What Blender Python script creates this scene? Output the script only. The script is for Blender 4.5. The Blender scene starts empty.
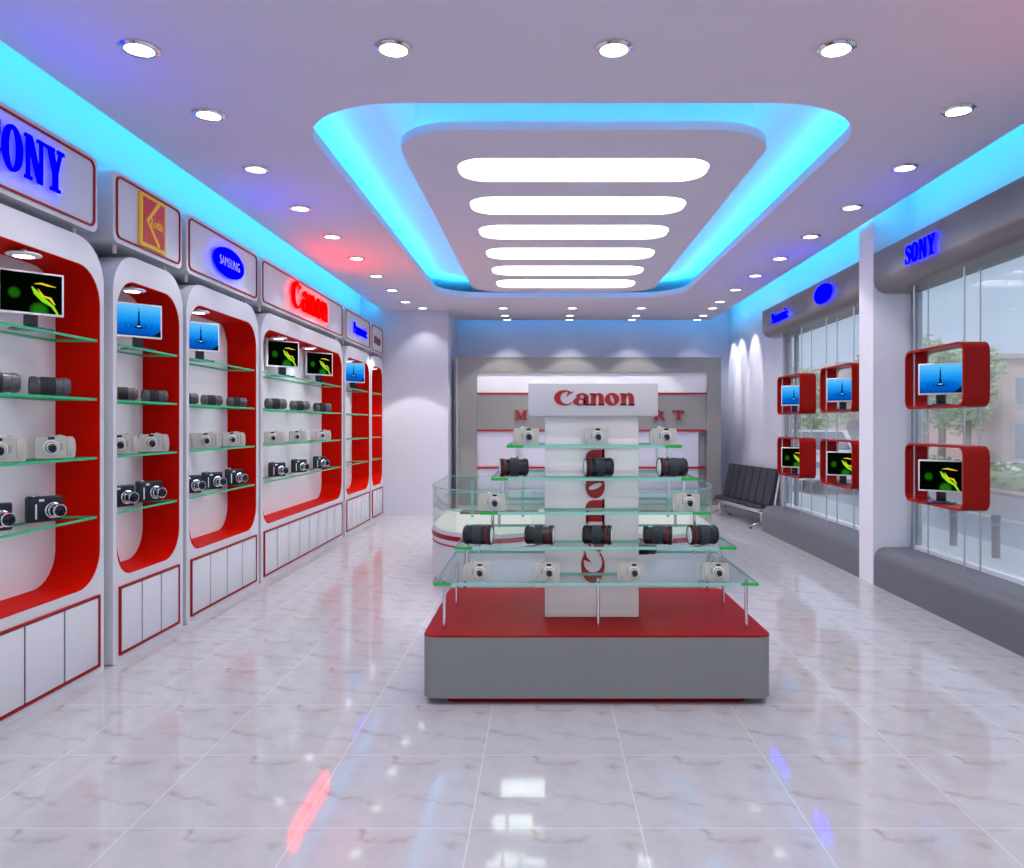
import bpy, bmesh, math, random
from math import pi, sin, cos, radians as R
from mathutils import Vector, Matrix
from mathutils.geometry import tessellate_polygon

random.seed(4)
scn = bpy.context.scene
COL = scn.collection

# ------------------------------------------------------------------ materials
def lin(c):
    return tuple((x / 255 / 12.92) if x / 255 <= 0.04045 else ((x / 255 + 0.055) / 1.055) ** 2.4 for x in c) + (1,)

def mat(name, rgb, rough=0.5, metal=0.0, spec=0.5, emit=None, es=0.0, coat=0.0):
    m = bpy.data.materials.new(name); m.use_nodes = True
    b = m.node_tree.nodes['Principled BSDF']
    b.inputs['Base Color'].default_value = lin(rgb)
    b.inputs['Roughness'].default_value = rough
    b.inputs['Metallic'].default_value = metal
    b.inputs['Specular IOR Level'].default_value = spec
    b.inputs['Coat Weight'].default_value = coat
    b.inputs['Coat Roughness'].default_value = 0.05
    if emit:
        b.inputs['Emission Color'].default_value = lin(emit)
        b.inputs['Emission Strength'].default_value = es
    return m

def emitter(name, col, strength):
    m = bpy.data.materials.new(name); m.use_nodes = True
    nt = m.node_tree; nt.nodes.clear()
    o = nt.nodes.new('ShaderNodeOutputMaterial'); e = nt.nodes.new('ShaderNodeEmission')
    e.inputs['Color'].default_value = col if len(col) == 4 else tuple(col) + (1,)
    e.inputs['Strength'].default_value = strength
    nt.links.new(e.outputs[0], o.inputs[0])
    return m

def glass(name, tint, gloss=0.06, body=0.0, bodycol=(200, 225, 220), rough=0.02, mir=0.3):
    """architectural glass: tinted see-through sheet with a mirror sheen and a little body colour"""
    m = bpy.data.materials.new(name); m.use_nodes = True
    nt = m.node_tree; nt.nodes.clear(); N = nt.nodes.new; L = nt.links.new
    o = N('ShaderNodeOutputMaterial'); t = N('ShaderNodeBsdfTransparent'); g = N('ShaderNodeBsdfGlossy')
    t.inputs['Color'].default_value = tuple(tint) + (1,)
    g.inputs['Roughness'].default_value = rough
    fr = N('ShaderNodeFresnel'); fr.inputs['IOR'].default_value = 1.35
    ad = N('ShaderNodeMath'); ad.operation = 'ADD'; ad.inputs[1].default_value = gloss; ad.use_clamp = True
    L(fr.outputs[0], ad.inputs[0])
    mu = N('ShaderNodeMath'); mu.operation = 'MULTIPLY'; mu.inputs[1].default_value = mir
    L(ad.outputs[0], mu.inputs[0])
    mx = N('ShaderNodeMixShader'); L(mu.outputs[0], mx.inputs[0]); L(t.outputs[0], mx.inputs[1]); L(g.outputs[0], mx.inputs[2])
    out = mx
    if body > 0:
        d = N('ShaderNodeBsdfDiffuse'); d.inputs['Color'].default_value = lin(bodycol)
        m2 = N('ShaderNodeMixShader'); m2.inputs[0].default_value = body
        L(mx.outputs[0], m2.inputs[1]); L(d.outputs[0], m2.inputs[2]); out = m2
    L(out.outputs[0], o.inputs[0])
    return m

class NT:
    """tiny node-graph helper"""
    def __init__(s, m): s.nt = m.node_tree
    def n(s, t, **k):
        x = s.nt.nodes.new(t)
        for a, b in k.items(): setattr(x, a, b)
        return x
    def l(s, a, b): s.nt.links.new(a, b)
    def m(s, op, a, b=None, clamp=False):
        x = s.nt.nodes.new('ShaderNodeMath'); x.operation = op; x.use_clamp = clamp
        for i, v in enumerate((a, b)):
            if v is None: continue
            if isinstance(v, (int, float)): x.inputs[i].default_value = v
            else: s.l(v, x.inputs[i])
        return x.outputs[0]
    def mix(s, f, a, b):
        x = s.nt.nodes.new('ShaderNodeMix'); x.data_type = 'RGBA'
        for i, v in ((0, f), (6, a), (7, b)):
            if isinstance(v, (int, float)): x.inputs[i].default_value = v
            elif isinstance(v, tuple): x.inputs[i].default_value = v
            else: s.l(v, x.inputs[i])
        return x.outputs[2]
    def ramp(s, f, stops):
        x = s.nt.nodes.new('ShaderNodeValToRGB'); s.l(f, x.inputs[0])
        cr = x.color_ramp
        while len(cr.elements) < len(stops): cr.elements.new(0.5)
        for e, (p, c) in zip(cr.elements, stops): e.position = p; e.color = c
        return x.outputs[0]

M = {}
M['white'] = mat('white_lacquer', (212, 212, 216), 0.28)
M['wall'] = mat('wall_paint', (206, 205, 216), 0.6)
M['pillar'] = mat('white_pillar_paint', (232, 230, 236), 0.5)
M['ceil'] = mat('ceiling_paint', (222, 214, 226), 0.8, spec=0.2)
M['backpanel'] = mat('white_back_panel', (232, 232, 234), 0.35)
M['red'] = mat('red_lacquer', (200, 14, 1), 0.5, spec=0.03)
M['redtop'] = mat('red_board', (146, 6, 1), 0.45, spec=0.06)
M['redline'] = mat('red_line', (156, 8, 6), 0.4, spec=0.2)
M['redframe'] = mat('red_frame', (158, 12, 4), 0.35, spec=0.15)
M['grey'] = mat('grey_board', (128, 128, 128), 0.5)
M['greypanel'] = mat('grey_wall_panel', (140, 138, 134), 0.4)
M['greymetal'] = mat('grey_fascia', (120, 115, 116), 0.3, metal=0.2, spec=0.35)
M['plinth'] = mat('grey_plinth', (106, 105, 112), 0.45, spec=0.3)
M['frame_grey'] = mat('window_frame_grey', (150, 155, 160), 0.4, metal=0.3)
M['chrome'] = mat('chrome', (225, 225, 228), 0.15, metal=1.0)
M['steel'] = mat('steel_rod', (190, 190, 195), 0.3, metal=0.8)
M['dark'] = mat('gap_shade', (38, 38, 42), 0.6)
M['leather'] = mat('black_leather', (44, 44, 50), 0.42)
M['blackplastic'] = mat('black_plastic', (24, 25, 28), 0.18)
M['navy'] = mat('dark_blue_plastic', (52, 60, 82), 0.25)
M['lensgrip'] = mat('ribbed_rubber', (54, 64, 68), 0.5)
M['lensgrey'] = mat('grey_lens_barrel', (84, 86, 88), 0.4)
M['lensgrey2'] = mat('grey_lens_grip', (58, 60, 62), 0.6)
M['silver'] = mat('silver_camera', (200, 195, 182), 0.3, metal=0.35)
M['silvergrey'] = mat('grey_lens_cone', (128, 126, 122), 0.35, metal=0.4)
M['header'] = mat('pale_grey_board', (204, 203, 206), 0.4)
M['silverring'] = mat('bright_silver_ring', (232, 230, 224), 0.35, metal=0.3)
M['camblack'] = mat('black_camera', (30, 36, 46), 0.3, metal=0.2)
M['bezel'] = mat('white_bezel', (238, 240, 244), 0.35)
M['lensglass'] = mat('lens_glass', (14, 14, 34), 0.05)
M['frontglass'] = mat('lens_front_glass', (236, 236, 232), 0.15)
M['boardbrown'] = mat('plain_brown', (136, 96, 76), 0.5)
M['beige'] = mat('beige_base', (198, 194, 186), 0.5)
M['yellow'] = mat('yellow_sign', (226, 170, 16), 0.4, emit=(226, 170, 16), es=0.15)
M['kred'] = mat('red_sign', (190, 24, 14), 0.4, emit=(190, 24, 14), es=0.15)
M['letterred'] = mat('red_letters', (166, 10, 12), 0.4)
M['signgrey'] = mat('grey_letters', (70, 70, 80), 0.4)
M['signwhite'] = mat('white_letters', (235, 235, 240), 0.4)
M['blueE'] = emitter('blue_neon', (0.0, 0.0, 1.0), 20.0)
M['blueE2'] = emitter('blue_neon_soft', (0.0, 0.0, 1.0), 3.0)
M['redE'] = emitter('red_neon', (1.0, 0.0, 0.0), 24.0)
M['slotE'] = emitter('lit_ceiling_panel', (1.0, 0.97, 0.94), 9.0)
M['bulbE'] = emitter('lit_lamp', (1.0, 0.98, 0.96), 6.0)
M['cove'] = emitter('blue_led_strip', (0.02, 0.50, 1.0), 17.0)
M['coveB'] = emitter('soft_blue_led_strip', (0.02, 0.45, 1.0), 9.0)
M['coveW'] = emitter('blue_wall_led_strip', (0.02, 0.54, 1.0), 26.0)
M['coveI'] = emitter('cyan_led_strip', (0.015, 0.60, 1.0), 38.0)
M['glowwhite'] = emitter('self_glowing_white', (1, 1, 1), 0.85)
M['shelf'] = glass('shelf_glass', (0.92, 0.975, 0.955), 0.01, mir=0.13)
M['edge'] = mat('green_glass_edge', (44, 186, 124), 0.25)
M['edgeteal'] = mat('teal_glass_edge', (142, 206, 188), 0.25)
M['edgegreen'] = mat('bright_green_glass_edge', (8, 176, 56), 0.25)
M['counterglass'] = glass('counter_glass', (0.945, 0.985, 0.972), 0.02)
M['window'] = glass('window_glass', (0.95, 0.965, 0.965), 0.0, body=0.18, bodycol=(236, 242, 248), mir=0.08)  # milky body colour puts a pale haze over the view outside
M['frost'] = glass('frosted_acrylic', (0.95, 0.9, 0.9), 0.02, body=0.84, bodycol=(250, 247, 244))
M['bark'] = mat('bark', (110, 98, 88), 0.9)
M['carpaint'] = mat('white_car_paint', (230, 232, 236), 0.2, coat=0.5)
M['carglass'] = mat('car_glass', (90, 104, 112), 0.1)
M['tyre'] = mat('tyre_rubber', (60, 60, 64), 0.8)
M['bollard'] = mat('grey_bollard', (112, 114, 116), 0.6)
M['brickpink'] = mat('pink_render', (214, 184, 174), 0.9)
M['winext'] = mat('building_window', (160, 160, 166), 0.3)

def noisy(name, c1, c2, scale, rough=0.9):
    m = mat(name, c1, rough); g = NT(m)
    tc = g.n('ShaderNodeTexCoord'); nz = g.n('ShaderNodeTexNoise'); nz.inputs['Scale'].default_value = scale
    nz.inputs['Detail'].default_value = 5
    g.l(tc.outputs['Object'], nz.inputs['Vector'])
    c = g.ramp(nz.outputs['Fac'], [(0.35, lin(c1)), (0.65, lin(c2))])
    g.l(c, m.node_tree.nodes['Principled BSDF'].inputs['Base Color'])
    return m
M['grass'] = noisy('grass_ground', (150, 168, 120), (172, 184, 142), 9)
M['paving'] = noisy('pale_paving', (232, 231, 226), (218, 217, 213), 5)
M['asphalt'] = noisy('road_asphalt', (176, 177, 180), (188, 189, 191), 6)
M['leaf'] = noisy('leaf_green', (140, 172, 118), (184, 206, 156), 1.3)
M['leaf2'] = noisy('leaf_pale', (164, 190, 136), (202, 216, 172), 1.3)
M['hedge'] = noisy('hedge_green', (128, 152, 100), (160, 178, 128), 4)

def brick_mat():
    m = mat('pale_red_brick', (196, 150, 140), 0.9); g = NT(m)
    tc = g.n('ShaderNodeTexCoord'); mp = g.n('ShaderNodeMapping'); mp.inputs['Rotation'].default_value = (R(90), 0, R(90))
    g.l(tc.outputs['Object'], mp.inputs[0])
    b = g.n('ShaderNodeTexBrick'); b.inputs['Scale'].default_value = 4
    b.inputs['Color1'].default_value = lin((204, 160, 150)); b.inputs['Color2'].default_value = lin((190, 146, 138))
    b.inputs['Mortar'].default_value = lin((210, 196, 190))
    g.l(mp.outputs[0], b.inputs[0]); g.l(b.outputs[0], m.node_tree.nodes['Principled BSDF'].inputs['Base Color'])
    return m
M['brick'] = brick_mat()

TILE, TX, TY = 0.592, -0.256, 3.272
def floor_mat():
    m = mat('marble_floor_tiles', (205, 198, 200), 0.05, spec=0.34); g = NT(m)
    P = m.node_tree.nodes['Principled BSDF']
    tc = g.n('ShaderNodeTexCoord'); sp = g.n('ShaderNodeSeparateXYZ'); g.l(tc.outputs['Object'], sp.inputs[0])
    u = g.m('FRACT', g.m('DIVIDE', g.m('SUBTRACT', sp.outputs[0], TX - 40 * TILE), TILE))
    v = g.m('FRACT', g.m('DIVIDE', g.m('SUBTRACT', sp.outputs[1], TY - 40 * TILE), TILE))
    eu = g.m('MINIMUM', u, g.m('SUBTRACT', 1.0, u)); ev = g.m('MINIMUM', v, g.m('SUBTRACT', 1.0, v))
    e = g.m('MINIMUM', eu, ev)
    joint = g.m('LESS_THAN', e, 0.0045)
    cb = g.n('ShaderNodeCombineXYZ'); g.l(u, cb.inputs[0]); g.l(v, cb.inputs[1])
    # drifting veins, the same slab cut repeated in every tile
    n0 = g.n('ShaderNodeTexNoise'); n0.inputs['Scale'].default_value = 2.6; n0.inputs['Detail'].default_value = 5
    g.l(cb.outputs[0], n0.inputs['Vector'])
    vs = g.m('ADD', g.m('MULTIPLY', v, 1.7), g.m('MULTIPLY', n0.outputs['Fac'], 1.5))
    vs = g.m('ADD', vs, g.m('MULTIPLY', u, 0.35))
    fr = g.m('ABSOLUTE', g.m('SUBTRACT', g.m('FRACT', vs), 0.5))
    vein = g.ramp(fr, [(0.0, (1, 1, 1, 1)), (0.02, (0.6, 0.6, 0.6, 1)), (0.10, (0, 0, 0, 1))])
    n1 = g.n('ShaderNodeTexNoise'); n1.inputs['Scale'].default_value = 3.2; n1.inputs['Detail'].default_value = 2
    g.l(cb.outputs[0], n1.inputs['Vector'])
    patch = g.ramp(n1.outputs['Fac'], [(0.42, (0, 0, 0, 1)), (0.66, (1, 1, 1, 1))])
    n2 = g.n('ShaderNodeTexNoise'); n2.inputs['Scale'].default_value = 4.5; n2.inputs['Detail'].default_value = 6
    g.l(cb.outputs[0], n2.inputs['Vector'])
    base = g.ramp(n2.outputs['Fac'], [(0.3, lin((180, 175, 177))), (0.52, lin((187, 184, 187))), (0.75, lin((191, 186, 187)))])
    f = g.m('MULTIPLY', g.m('MULTIPLY', vein, patch), 0.85)
    c = g.mix(f, base, lin((152, 132, 108)))
    c = g.mix(g.m('MULTIPLY', joint, 0.45), c, lin((226, 222, 224)))
    g.l(c, P.inputs['Base Color'])
    return m
M['floor'] = floor_mat()

def leather_ribs(): return M['leather']

def screen_water():
    m = bpy.data.materials.new('screen_water'); m.use_nodes = True; m.node_tree.nodes.clear(); g = NT(m)
    o = g.n('ShaderNodeOutputMaterial'); e = g.n('ShaderNodeEmission'); g.l(e.outputs[0], o.inputs[0])
    tc = g.n('ShaderNodeTexCoord'); sp = g.n('ShaderNodeSeparateXYZ'); g.l(tc.outputs['Generated'], sp.inputs[0])
    x, z = sp.outputs[0], sp.outputs[2]
    base = g.ramp(z, [(0.0, lin((0, 60, 150))), (0.3, lin((4, 110, 214))), (0.62, lin((30, 150, 232))), (1.0, lin((96, 186, 240)))])
    dx = g.m('SUBTRACT', x, 0.5); dz = g.m('MULTIPLY', g.m('SUBTRACT', z, 0.3), 2.6)
    r = g.m('SQRT', g.m('ADD', g.m('MULTIPLY', dx, dx), g.m('MULTIPLY', dz, dz)))
    w = g.m('MULTIPLY', g.m('ADD', g.m('SINE', g.m('MULTIPLY', r, 46.0)), 1.0), 0.5)
    fall = g.m('SUBTRACT', 1.0, g.m('MULTIPLY', r, 1.7), True)
    c = g.mix(g.m('MULTIPLY', g.m('MULTIPLY', w, fall), 0.9), base, lin((0, 44, 120)))
    g.l(c, e.inputs['Color']); e.inputs['Strength'].default_value = 1.35
    return m
def screen_plant():
    m = bpy.data.materials.new('screen_plant'); m.use_nodes = True; m.node_tree.nodes.clear(); g = NT(m)
    o = g.n('ShaderNodeOutputMaterial'); e = g.n('ShaderNodeEmission'); g.l(e.outputs[0], o.inputs[0])
    tc = g.n('ShaderNodeTexCoord'); sp = g.n('ShaderNodeSeparateXYZ'); g.l(tc.outputs['Generated'], sp.inputs[0])
    def blob(cx, cz, rad):
        dx = g.m('MULTIPLY', g.m('SUBTRACT', sp.outputs[0], cx), 1.4); dz = g.m('SUBTRACT', sp.outputs[2], cz)
        r = g.m('SQRT', g.m('ADD', g.m('MULTIPLY', dx, dx), g.m('MULTIPLY', dz, dz)))
        return g.ramp(r, [(rad * 0.55, (1, 1, 1, 1)), (rad, (0, 0, 0, 1))])
    c = g.mix(g.m('MULTIPLY', blob(0.22, 0.47, 0.16), 0.9), (0.0005, 0.002, 0.0005, 1), lin((30, 104, 14)))
    c = g.mix(blob(0.62, 0.06, 0.24), c, lin((34, 120, 16)))
    g.l(c, e.inputs['Color']); e.inputs['Strength'].default_value = 1.0
    return m
M['water'] = screen_water(); M['plantscreen'] = screen_plant()
M['px_navy'] = emitter('picture_navy', lin((6, 34, 84)), 1); M['px_pale'] = emitter('picture_pale', lin((170, 222, 250)), 1.3)
M['px_lime'] = emitter('picture_lime', lin((140, 214, 30)), 1.3); M['px_yellow'] = emitter('picture_yellow', lin((226, 196, 40)), 1.3)
M['px_dark'] = emitter('picture_dark', lin((8, 30, 20)), 1)

# ------------------------------------------------------------------ mesh helpers
def V(*a): return Vector(a)
def box(bm, x0, x1, y0, y1, z0, z1, bev=0.0, mi=0, seg=2):
    r = bmesh.ops.create_cube(bm, size=1.0)
    vs = r['verts']
    for v in vs:
        v.co = V(x0 + (v.co.x + .5) * (x1 - x0), y0 + (v.co.y + .5) * (y1 - y0), z0 + (v.co.z + .5) * (z1 - z0))
    fs = list({f for v in vs for f in v.link_faces})
    for f in fs: f.material_index = mi
    if bev > 0:
        es = list({e for v in vs for e in v.link_edges})
        rr = bmesh.ops.bevel(bm, geom=es, offset=bev, segments=seg, profile=0.5, affect='EDGES')
        for f in rr['faces']: f.material_index = mi
    return vs

def basis(d):
    d = d.normalized(); a = V(0, 0, 1) if abs(d.z) < 0.9 else V(1, 0, 0)
    u = d.cross(a).normalized(); w = d.cross(u).normalized()
    return d, u, w

def lathe(bm, prof, o, d, seg=24, mis=None, cap=True):
    """prof: list of (t along axis, radius)"""
    d, u, w = basis(V(*d)); o = V(*o)
    rings = []
    for t, r in prof:
        rings.append([bm.verts.new(o + d * t + (u * cos(2 * pi * k / seg) + w * sin(2 * pi * k / seg)) * max(r, 1e-5)) for k in range(seg)])
    for i in range(len(rings) - 1):
        for k in range(seg):
            f = bm.faces.new((rings[i][k], rings[i][(k + 1) % seg], rings[i + 1][(k + 1) % seg], rings[i + 1][k]))
            f.material_index = mis[i] if mis else 0
    if cap:
        f = bm.faces.new(list(reversed(rings[0]))); f.material_index = mis[0] if mis else 0
        f = bm.faces.new(rings[-1]); f.material_index = mis[-1] if mis else 0

def tube(bm, p, q, r, seg=10, mi=0):
    p, q = V(*p), V(*q); d = q - p
    lathe(bm, [(0, r), (d.length, r)], p, d, seg, [mi])

def sweep(bm, pts, r, seg=8, closed=False):
    pts = [V(*p) for p in pts]; rings = []; n = len(pts)
    for i, p in enumerate(pts):
        a = pts[(i - 1) % n] if (closed or i) else p; b = pts[(i + 1) % n] if (closed or i < n - 1) else p
        d, u, w = basis(b - a)
        rings.append([bm.verts.new(p + (u * cos(2 * pi * k / seg) + w * sin(2 * pi * k / seg)) * r) for k in range(seg)])
    for i in range(n if closed else n - 1):
        A, B = rings[i], rings[(i + 1) % n]
        for k in range(seg): bm.faces.new((A[k], A[(k + 1) % seg], B[(k + 1) % seg], B[k]))
    if not closed:
        bm.faces.new(list(reversed(rings[0]))); bm.faces.new(rings[-1])

def area2(l): return sum(l[i][0] * l[(i + 1) % len(l)][1] - l[(i + 1) % len(l)][0] * l[i][1] for i in range(len(l)))

def prism(bm, outer, holes=(), t0=0.0, t1=0.1, fn=None, mi=0, mside=None):
    """extrude a 2D outline with holes; fn(u, v, t) places it"""
    fn = fn or (lambda u, v, t: V(u, v, t))
    mside = mi if mside is None else mside
    loops = [outer] + list(holes)
    loops = [l if (area2(l) > 0) == (i == 0) else list(reversed(l)) for i, l in enumerate(loops)]
    tris = tessellate_polygon([[V(p[0], p[1], 0) for p in l] for l in loops])
    flat = [p for l in loops for p in l]
    a = [bm.verts.new(fn(p[0], p[1], t0)) for p in flat]
    b = [bm.verts.new(fn(p[0], p[1], t1)) for p in flat]
    def add(vs, m):
        try:
            f = bm.faces.new(vs); f.material_index = m
        except ValueError: pass
    for t in tris:
        add([a[t[0]], a[t[1]], a[t[2]]], mi); add([b[t[2]], b[t[1]], b[t[0]]], mi)
    i0 = 0
    for l in loops:
        n = len(l)
        for k in range(n):
            add([a[i0 + k], a[i0 + (k + 1) % n], b[i0 + (k + 1) % n], b[i0 + k]], mside)
        i0 += n

def rrect(u0, u1, v0, v1, r, n=6):
    """rounded rectangle; r = one radius or (bl, br, tr, tl)"""
    rs = (r,) * 4 if isinstance(r, (int, float)) else r
    P = []
    for (cu, cv, a, rr) in ((u0, v0, pi, rs[0]), (u1, v0, 1.5 * pi, rs[1]), (u1, v1, 0, rs[2]), (u0, v1, .5 * pi, rs[3])):
        su = 1 if cu == u0 else -1; sv = 1 if cv == v0 else -1
        if rr <= 0: P.append((cu, cv)); continue
        for k in range(n + 1):
            t = a + k / n * pi / 2
            P.append((cu + su * rr + rr * cos(t), cv + sv * rr + rr * sin(t)))
    return P
def ell(cx, cy, rx, ry, n=28, rot=0.0, a0=0.0, a1=2 * pi, closed=True):
    out = []
    m = n if closed else n + 1
    for k in range(m):
        t = a0 + (a1 - a0) * k / n
        x, y = rx * cos(t), ry * sin(t)
        out.append((cx + x * cos(rot) - y * sin(rot), cy + x * sin(rot) + y * cos(rot)))
    return out
def rect(u0, u1, v0, v1): return [(u0, v0), (u1, v0), (u1, v1), (u0, v1)]

def obj(name, bm, mats, parent=None, loc=(0, 0, 0), rz=0.0, smooth=True):
    bmesh.ops.recalc_face_normals(bm, faces=bm.faces)
    me = bpy.data.meshes.new(name); bm.to_mesh(me); bm.free()
    for m in (mats if isinstance(mats, (list, tuple)) else [mats]): me.materials.append(M[m] if isinstance(m, str) else m)
    if smooth:
        me.polygons.foreach_set('use_smooth', [True] * len(me.polygons))
        me.set_sharp_from_angle(angle=R(32))
    o = bpy.data.objects.new(name, me); COL.objects.link(o)
    o.location = loc; o.rotation_euler = (0, 0, rz)
    if parent: o.parent = parent
    return o
def thing(name, label, cat, loc=(0, 0, 0), rz=0.0, group=None):
    o = bpy.data.objects.new(name, None); COL.objects.link(o)
    o.empty_display_size = 0.1
    o.location = loc; o.rotation_euler = (0, 0, rz)
    return tag(o, label, cat, group)
def tag(o, label, cat, group=None, kind=None):
    o['label'] = label; o['category'] = cat
    if group: o['group'] = group
    if kind: o['kind'] = kind
    return o
def struct(name, bm, mats, label, cat, loc=(0, 0, 0)):
    o = obj(name, bm, mats, loc=loc); o['kind'] = 'structure'; return tag(o, label, cat)
def dup(root, loc, rz, label, group=None, scale=1.0):
    def rec(o, p):
        c = o.copy(); COL.objects.link(c)
        if p: c.parent = p
        for ch in o.children: rec(ch, c)
        return c
    r = rec(root, None)
    r.location = loc; r.rotation_euler = (0, 0, rz); r.scale = (scale,) * 3
    r['label'] = label
    if group: r['group'] = group
    return r
class Proto:
    """first placing moves the prototype itself, later ones copy it with its parts"""
    def __init__(s, root): s.root, s.used = root, False
    def put(s, loc, rz, label, group, scale=1.0):
        loc = (loc[0], loc[1], loc[2] + (0.0012 if 'downlight' not in group else 0))
        if not s.used:
            s.used = True; r = s.root
            r.location = loc; r.rotation_euler = (0, 0, rz); r.scale = (scale,) * 3; r['label'] = label; r['group'] = group
            return r
        return dup(s.root, loc, rz, label, group, scale)
NB = bmesh.new

# ------------------------------------------------------------------ lettering
def text_mesh(bm, txt, size, fn, t0, t1, bold=0.0, mi=0, width=None):
    cu = bpy.data.curves.new('lettering', 'FONT'); cu.body = txt; cu.size = 1.0; cu.offset = bold
    cu.align_x = 'CENTER'; cu.align_y = 'CENTER'; cu.resolution_u = 3; cu.extrude = 0.5
    o = bpy.data.objects.new('lettering', cu); COL.objects.link(o)
    dg = bpy.context.evaluated_depsgraph_get(); dg.update()
    me = bpy.data.meshes.new_from_object(o.evaluated_get(dg))
    xs = [v.co.x for v in me.vertices]; ys = [v.co.y for v in me.vertices]
    w = max(xs) - min(xs); h = max(ys) - min(ys); cx = (max(xs) + min(xs)) / 2; cy = (max(ys) + min(ys)) / 2
    sy = size / h; sx = (width / w) if width else sy
    n0 = len(bm.verts); tmp = bmesh.new(); tmp.from_mesh(me)
    vm = {}
    for v in tmp.verts: vm[v] = bm.verts.new(fn((v.co.x - cx) * sx, (v.co.y - cy) * sy, t0 if v.co.z < 0 else t1))
    for f in tmp.faces:
        try:
            g = bm.faces.new([vm[v] for v in f.verts]); g.material_index = mi
        except ValueError: pass
    tmp.free(); COL.objects.unlink(o); bpy.data.objects.remove(o); bpy.data.curves.remove(cu); bpy.data.meshes.remove(me)

def stroke(pts, ws):
    L_, R_ = [], []
    n = len(pts)
    for i, (x, y) in enumerate(pts):
        a = pts[max(i - 1, 0)]; b = pts[min(i + 1, n - 1)]
        dx, dy = b[0] - a[0], b[1] - a[1]; l = math.hypot(dx, dy) or 1
        L_.append((x - dy / l * ws[i] / 2, y + dx / l * ws[i] / 2)); R_.append((x + dy / l * ws[i] / 2, y - dx / l * ws[i] / 2))
    return L_ + R_[::-1]

def glyphs_sony():
    """slab-serif capitals in a unit-high box; returns (outline, holes) list and total width"""
    G = []
    # S
    pts = [(.60, .74), (.50, .90), (.34, .94), (.16, .84), (.14, .68), (.30, .56), (.46, .46), (.56, .32), (.52, .14), (.34, .05), (.17, .10), (.08, .27)]
    ws = [.05, .08, .10, .15, .20, .24, .25, .22, .16, .10, .08, .05]
    G.append((stroke(pts, ws), []))
    G.append((rect(.57, .65, .66, .97), [])); G.append((rect(.03, .11, .03, .34), []))
    # O
    G.append((ell(1.16, .5, .42, .51), [ell(1.16, .5, .17, .43)]))
    # N
    x = 1.68
    G.append((rect(x + .07, x + .20, 0, 1), [])); G.append((rect(x, x + .30, 0, .08), [])); G.append((rect(x, x + .2, .92, 1), []))
    G.append(([(x + .07, 1), (x + .30, 1), (x + .78, 0), (x + .56, 0)], []))
    G.append((rect(x + .66, x + .78, 0, 1), [])); G.append((rect(x + .54, x + .88, .92, 1), []))
    # Y
    x = 2.62
    G.append(([(x + .06, 1), (x + .32, 1), (x + .56, .46), (x + .34, .40)], []))
    G.append(([(x + .66, 1), (x + .78, 1), (x + .56, .42), (x + .46, .48)], []))
    G.append((rect(x + .33, x + .56, 0, .5), [])); G.append((rect(x + .22, x + .68, 0, .08), []))
    G.append((rect(x, x + .40, .92, 1), [])); G.append((rect(x + .54, x + .88, .92, 1), []))
    return G, 3.5
def glyphs_canon():
    """heavy rounded letters drawn on a 555 x 103 grid, scaled to unit height"""
    G = []
    outer = ell(208, 51, 71, 52, 26, 0, R(38), R(322), False)
    inner = ell(224, 50, 43, 41, 22, 0, R(318), R(78), False)
    G.append((outer + inner + [(222, 56), (244, 78), (276, 96)], []))
    # a
    G.append((ell(314, 25, 46, 26), [ell(322, 25, 15, 15, 16, R(20))]))
    G.append((ell(330, 52, 46, 31, 18, 0, R(-8), R(166), False) + ell(328, 50, 14, 22, 14, 0, R(170), R(-8), False), []))
    G.append((rect(342, 376, 0, 54), [])); G.append((rect(350, 388, 0, 9), []))
    def n(x):
        G.append((rect(x + 8, x + 42, 0, 80), [])); G.append((rect(x, x + 46, 0, 9), [])); G.append((rect(x, x + 30, 72, 82), []))
        G.append((ell(x + 64, 48, 33, 36, 18, 0, 0, pi, False) + ell(x + 52, 46, 10, 24, 12, 0, pi, 0, False), []))
        G.append((rect(x + 62, x + 97, 0, 49), [])); G.append((rect(x + 58, x + 101, 0, 9), []))
    n(384)
    G.append((ell(538, 41, 50, 43), [ell(538, 41, 11, 31, 16, R(20))]))
    n(592)
    S = 1 / 103.0
    return [([((p[0] - 137) * S, p[1] * S) for p in o], [[((p[0] - 137) * S, p[1] * S) for p in h] for h in hs]) for o, hs in G], 5.40
def put_glyphs(bm, GW, width, height, fn, t0, t1, mi=0):
    G, w = GW
    for o, hs in G:
        f = lambda p: ((p[0] / w - .5) * width, (p[1] - .5) * height)
        prism(bm, [f(p) for p in o], [[f(p) for p in h] for h in hs], t0, t1, fn, mi)

# ------------------------------------------------------------------ room shell
XL, XR = -2.85, 3.20
YF, YB = -1.6, 13.4
ZC, ZU = 3.18, 3.44
b = NB(); box(b, XL - .15, XR + .12, YF, YB + .15, -.12, 0)
struct('floor', b, 'floor', 'glossy pale marble tile floor of the shop', 'floor')
b = NB(); box(b, XL - .15, XL, YF, YB + .15, 0, 3.6)
struct('wall_left', b, 'wall', 'white wall behind the left row of display cabinets', 'wall')
b = NB(); box(b, XL, XR + .12, YB, YB + .15, 0, 3.6)
struct('wall_back', b, 'wall', 'far end wall washed in blue cove light', 'wall')
b = NB(); box(b, XL, -1.49, 12.0, YB, 0, 3.6)
struct('wall_stub', b, 'wall', 'pale wall block left of the grey feature panel at the far end', 'wall')
# right wall: solid stretch, lintel over and sill under the windows, pillar
b = NB()
box(b, XR, XR + .12, 10.32, YB, 0, 3.6)
box(b, XR, XR + .12, YF, 10.32, 2.62, 3.6)
box(b, XR, XR + .12, YF, 10.32, 0, .30)
struct('wall_right', b, 'wall', 'right wall with two large shop windows', 'wall')
b = NB(); box(b, 2.887, XR + .12, 6.77, 7.07, 0, 3.6)
struct('pillar', b, 'pillar', 'square white pillar between the two shop windows', 'pillar')

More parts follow.
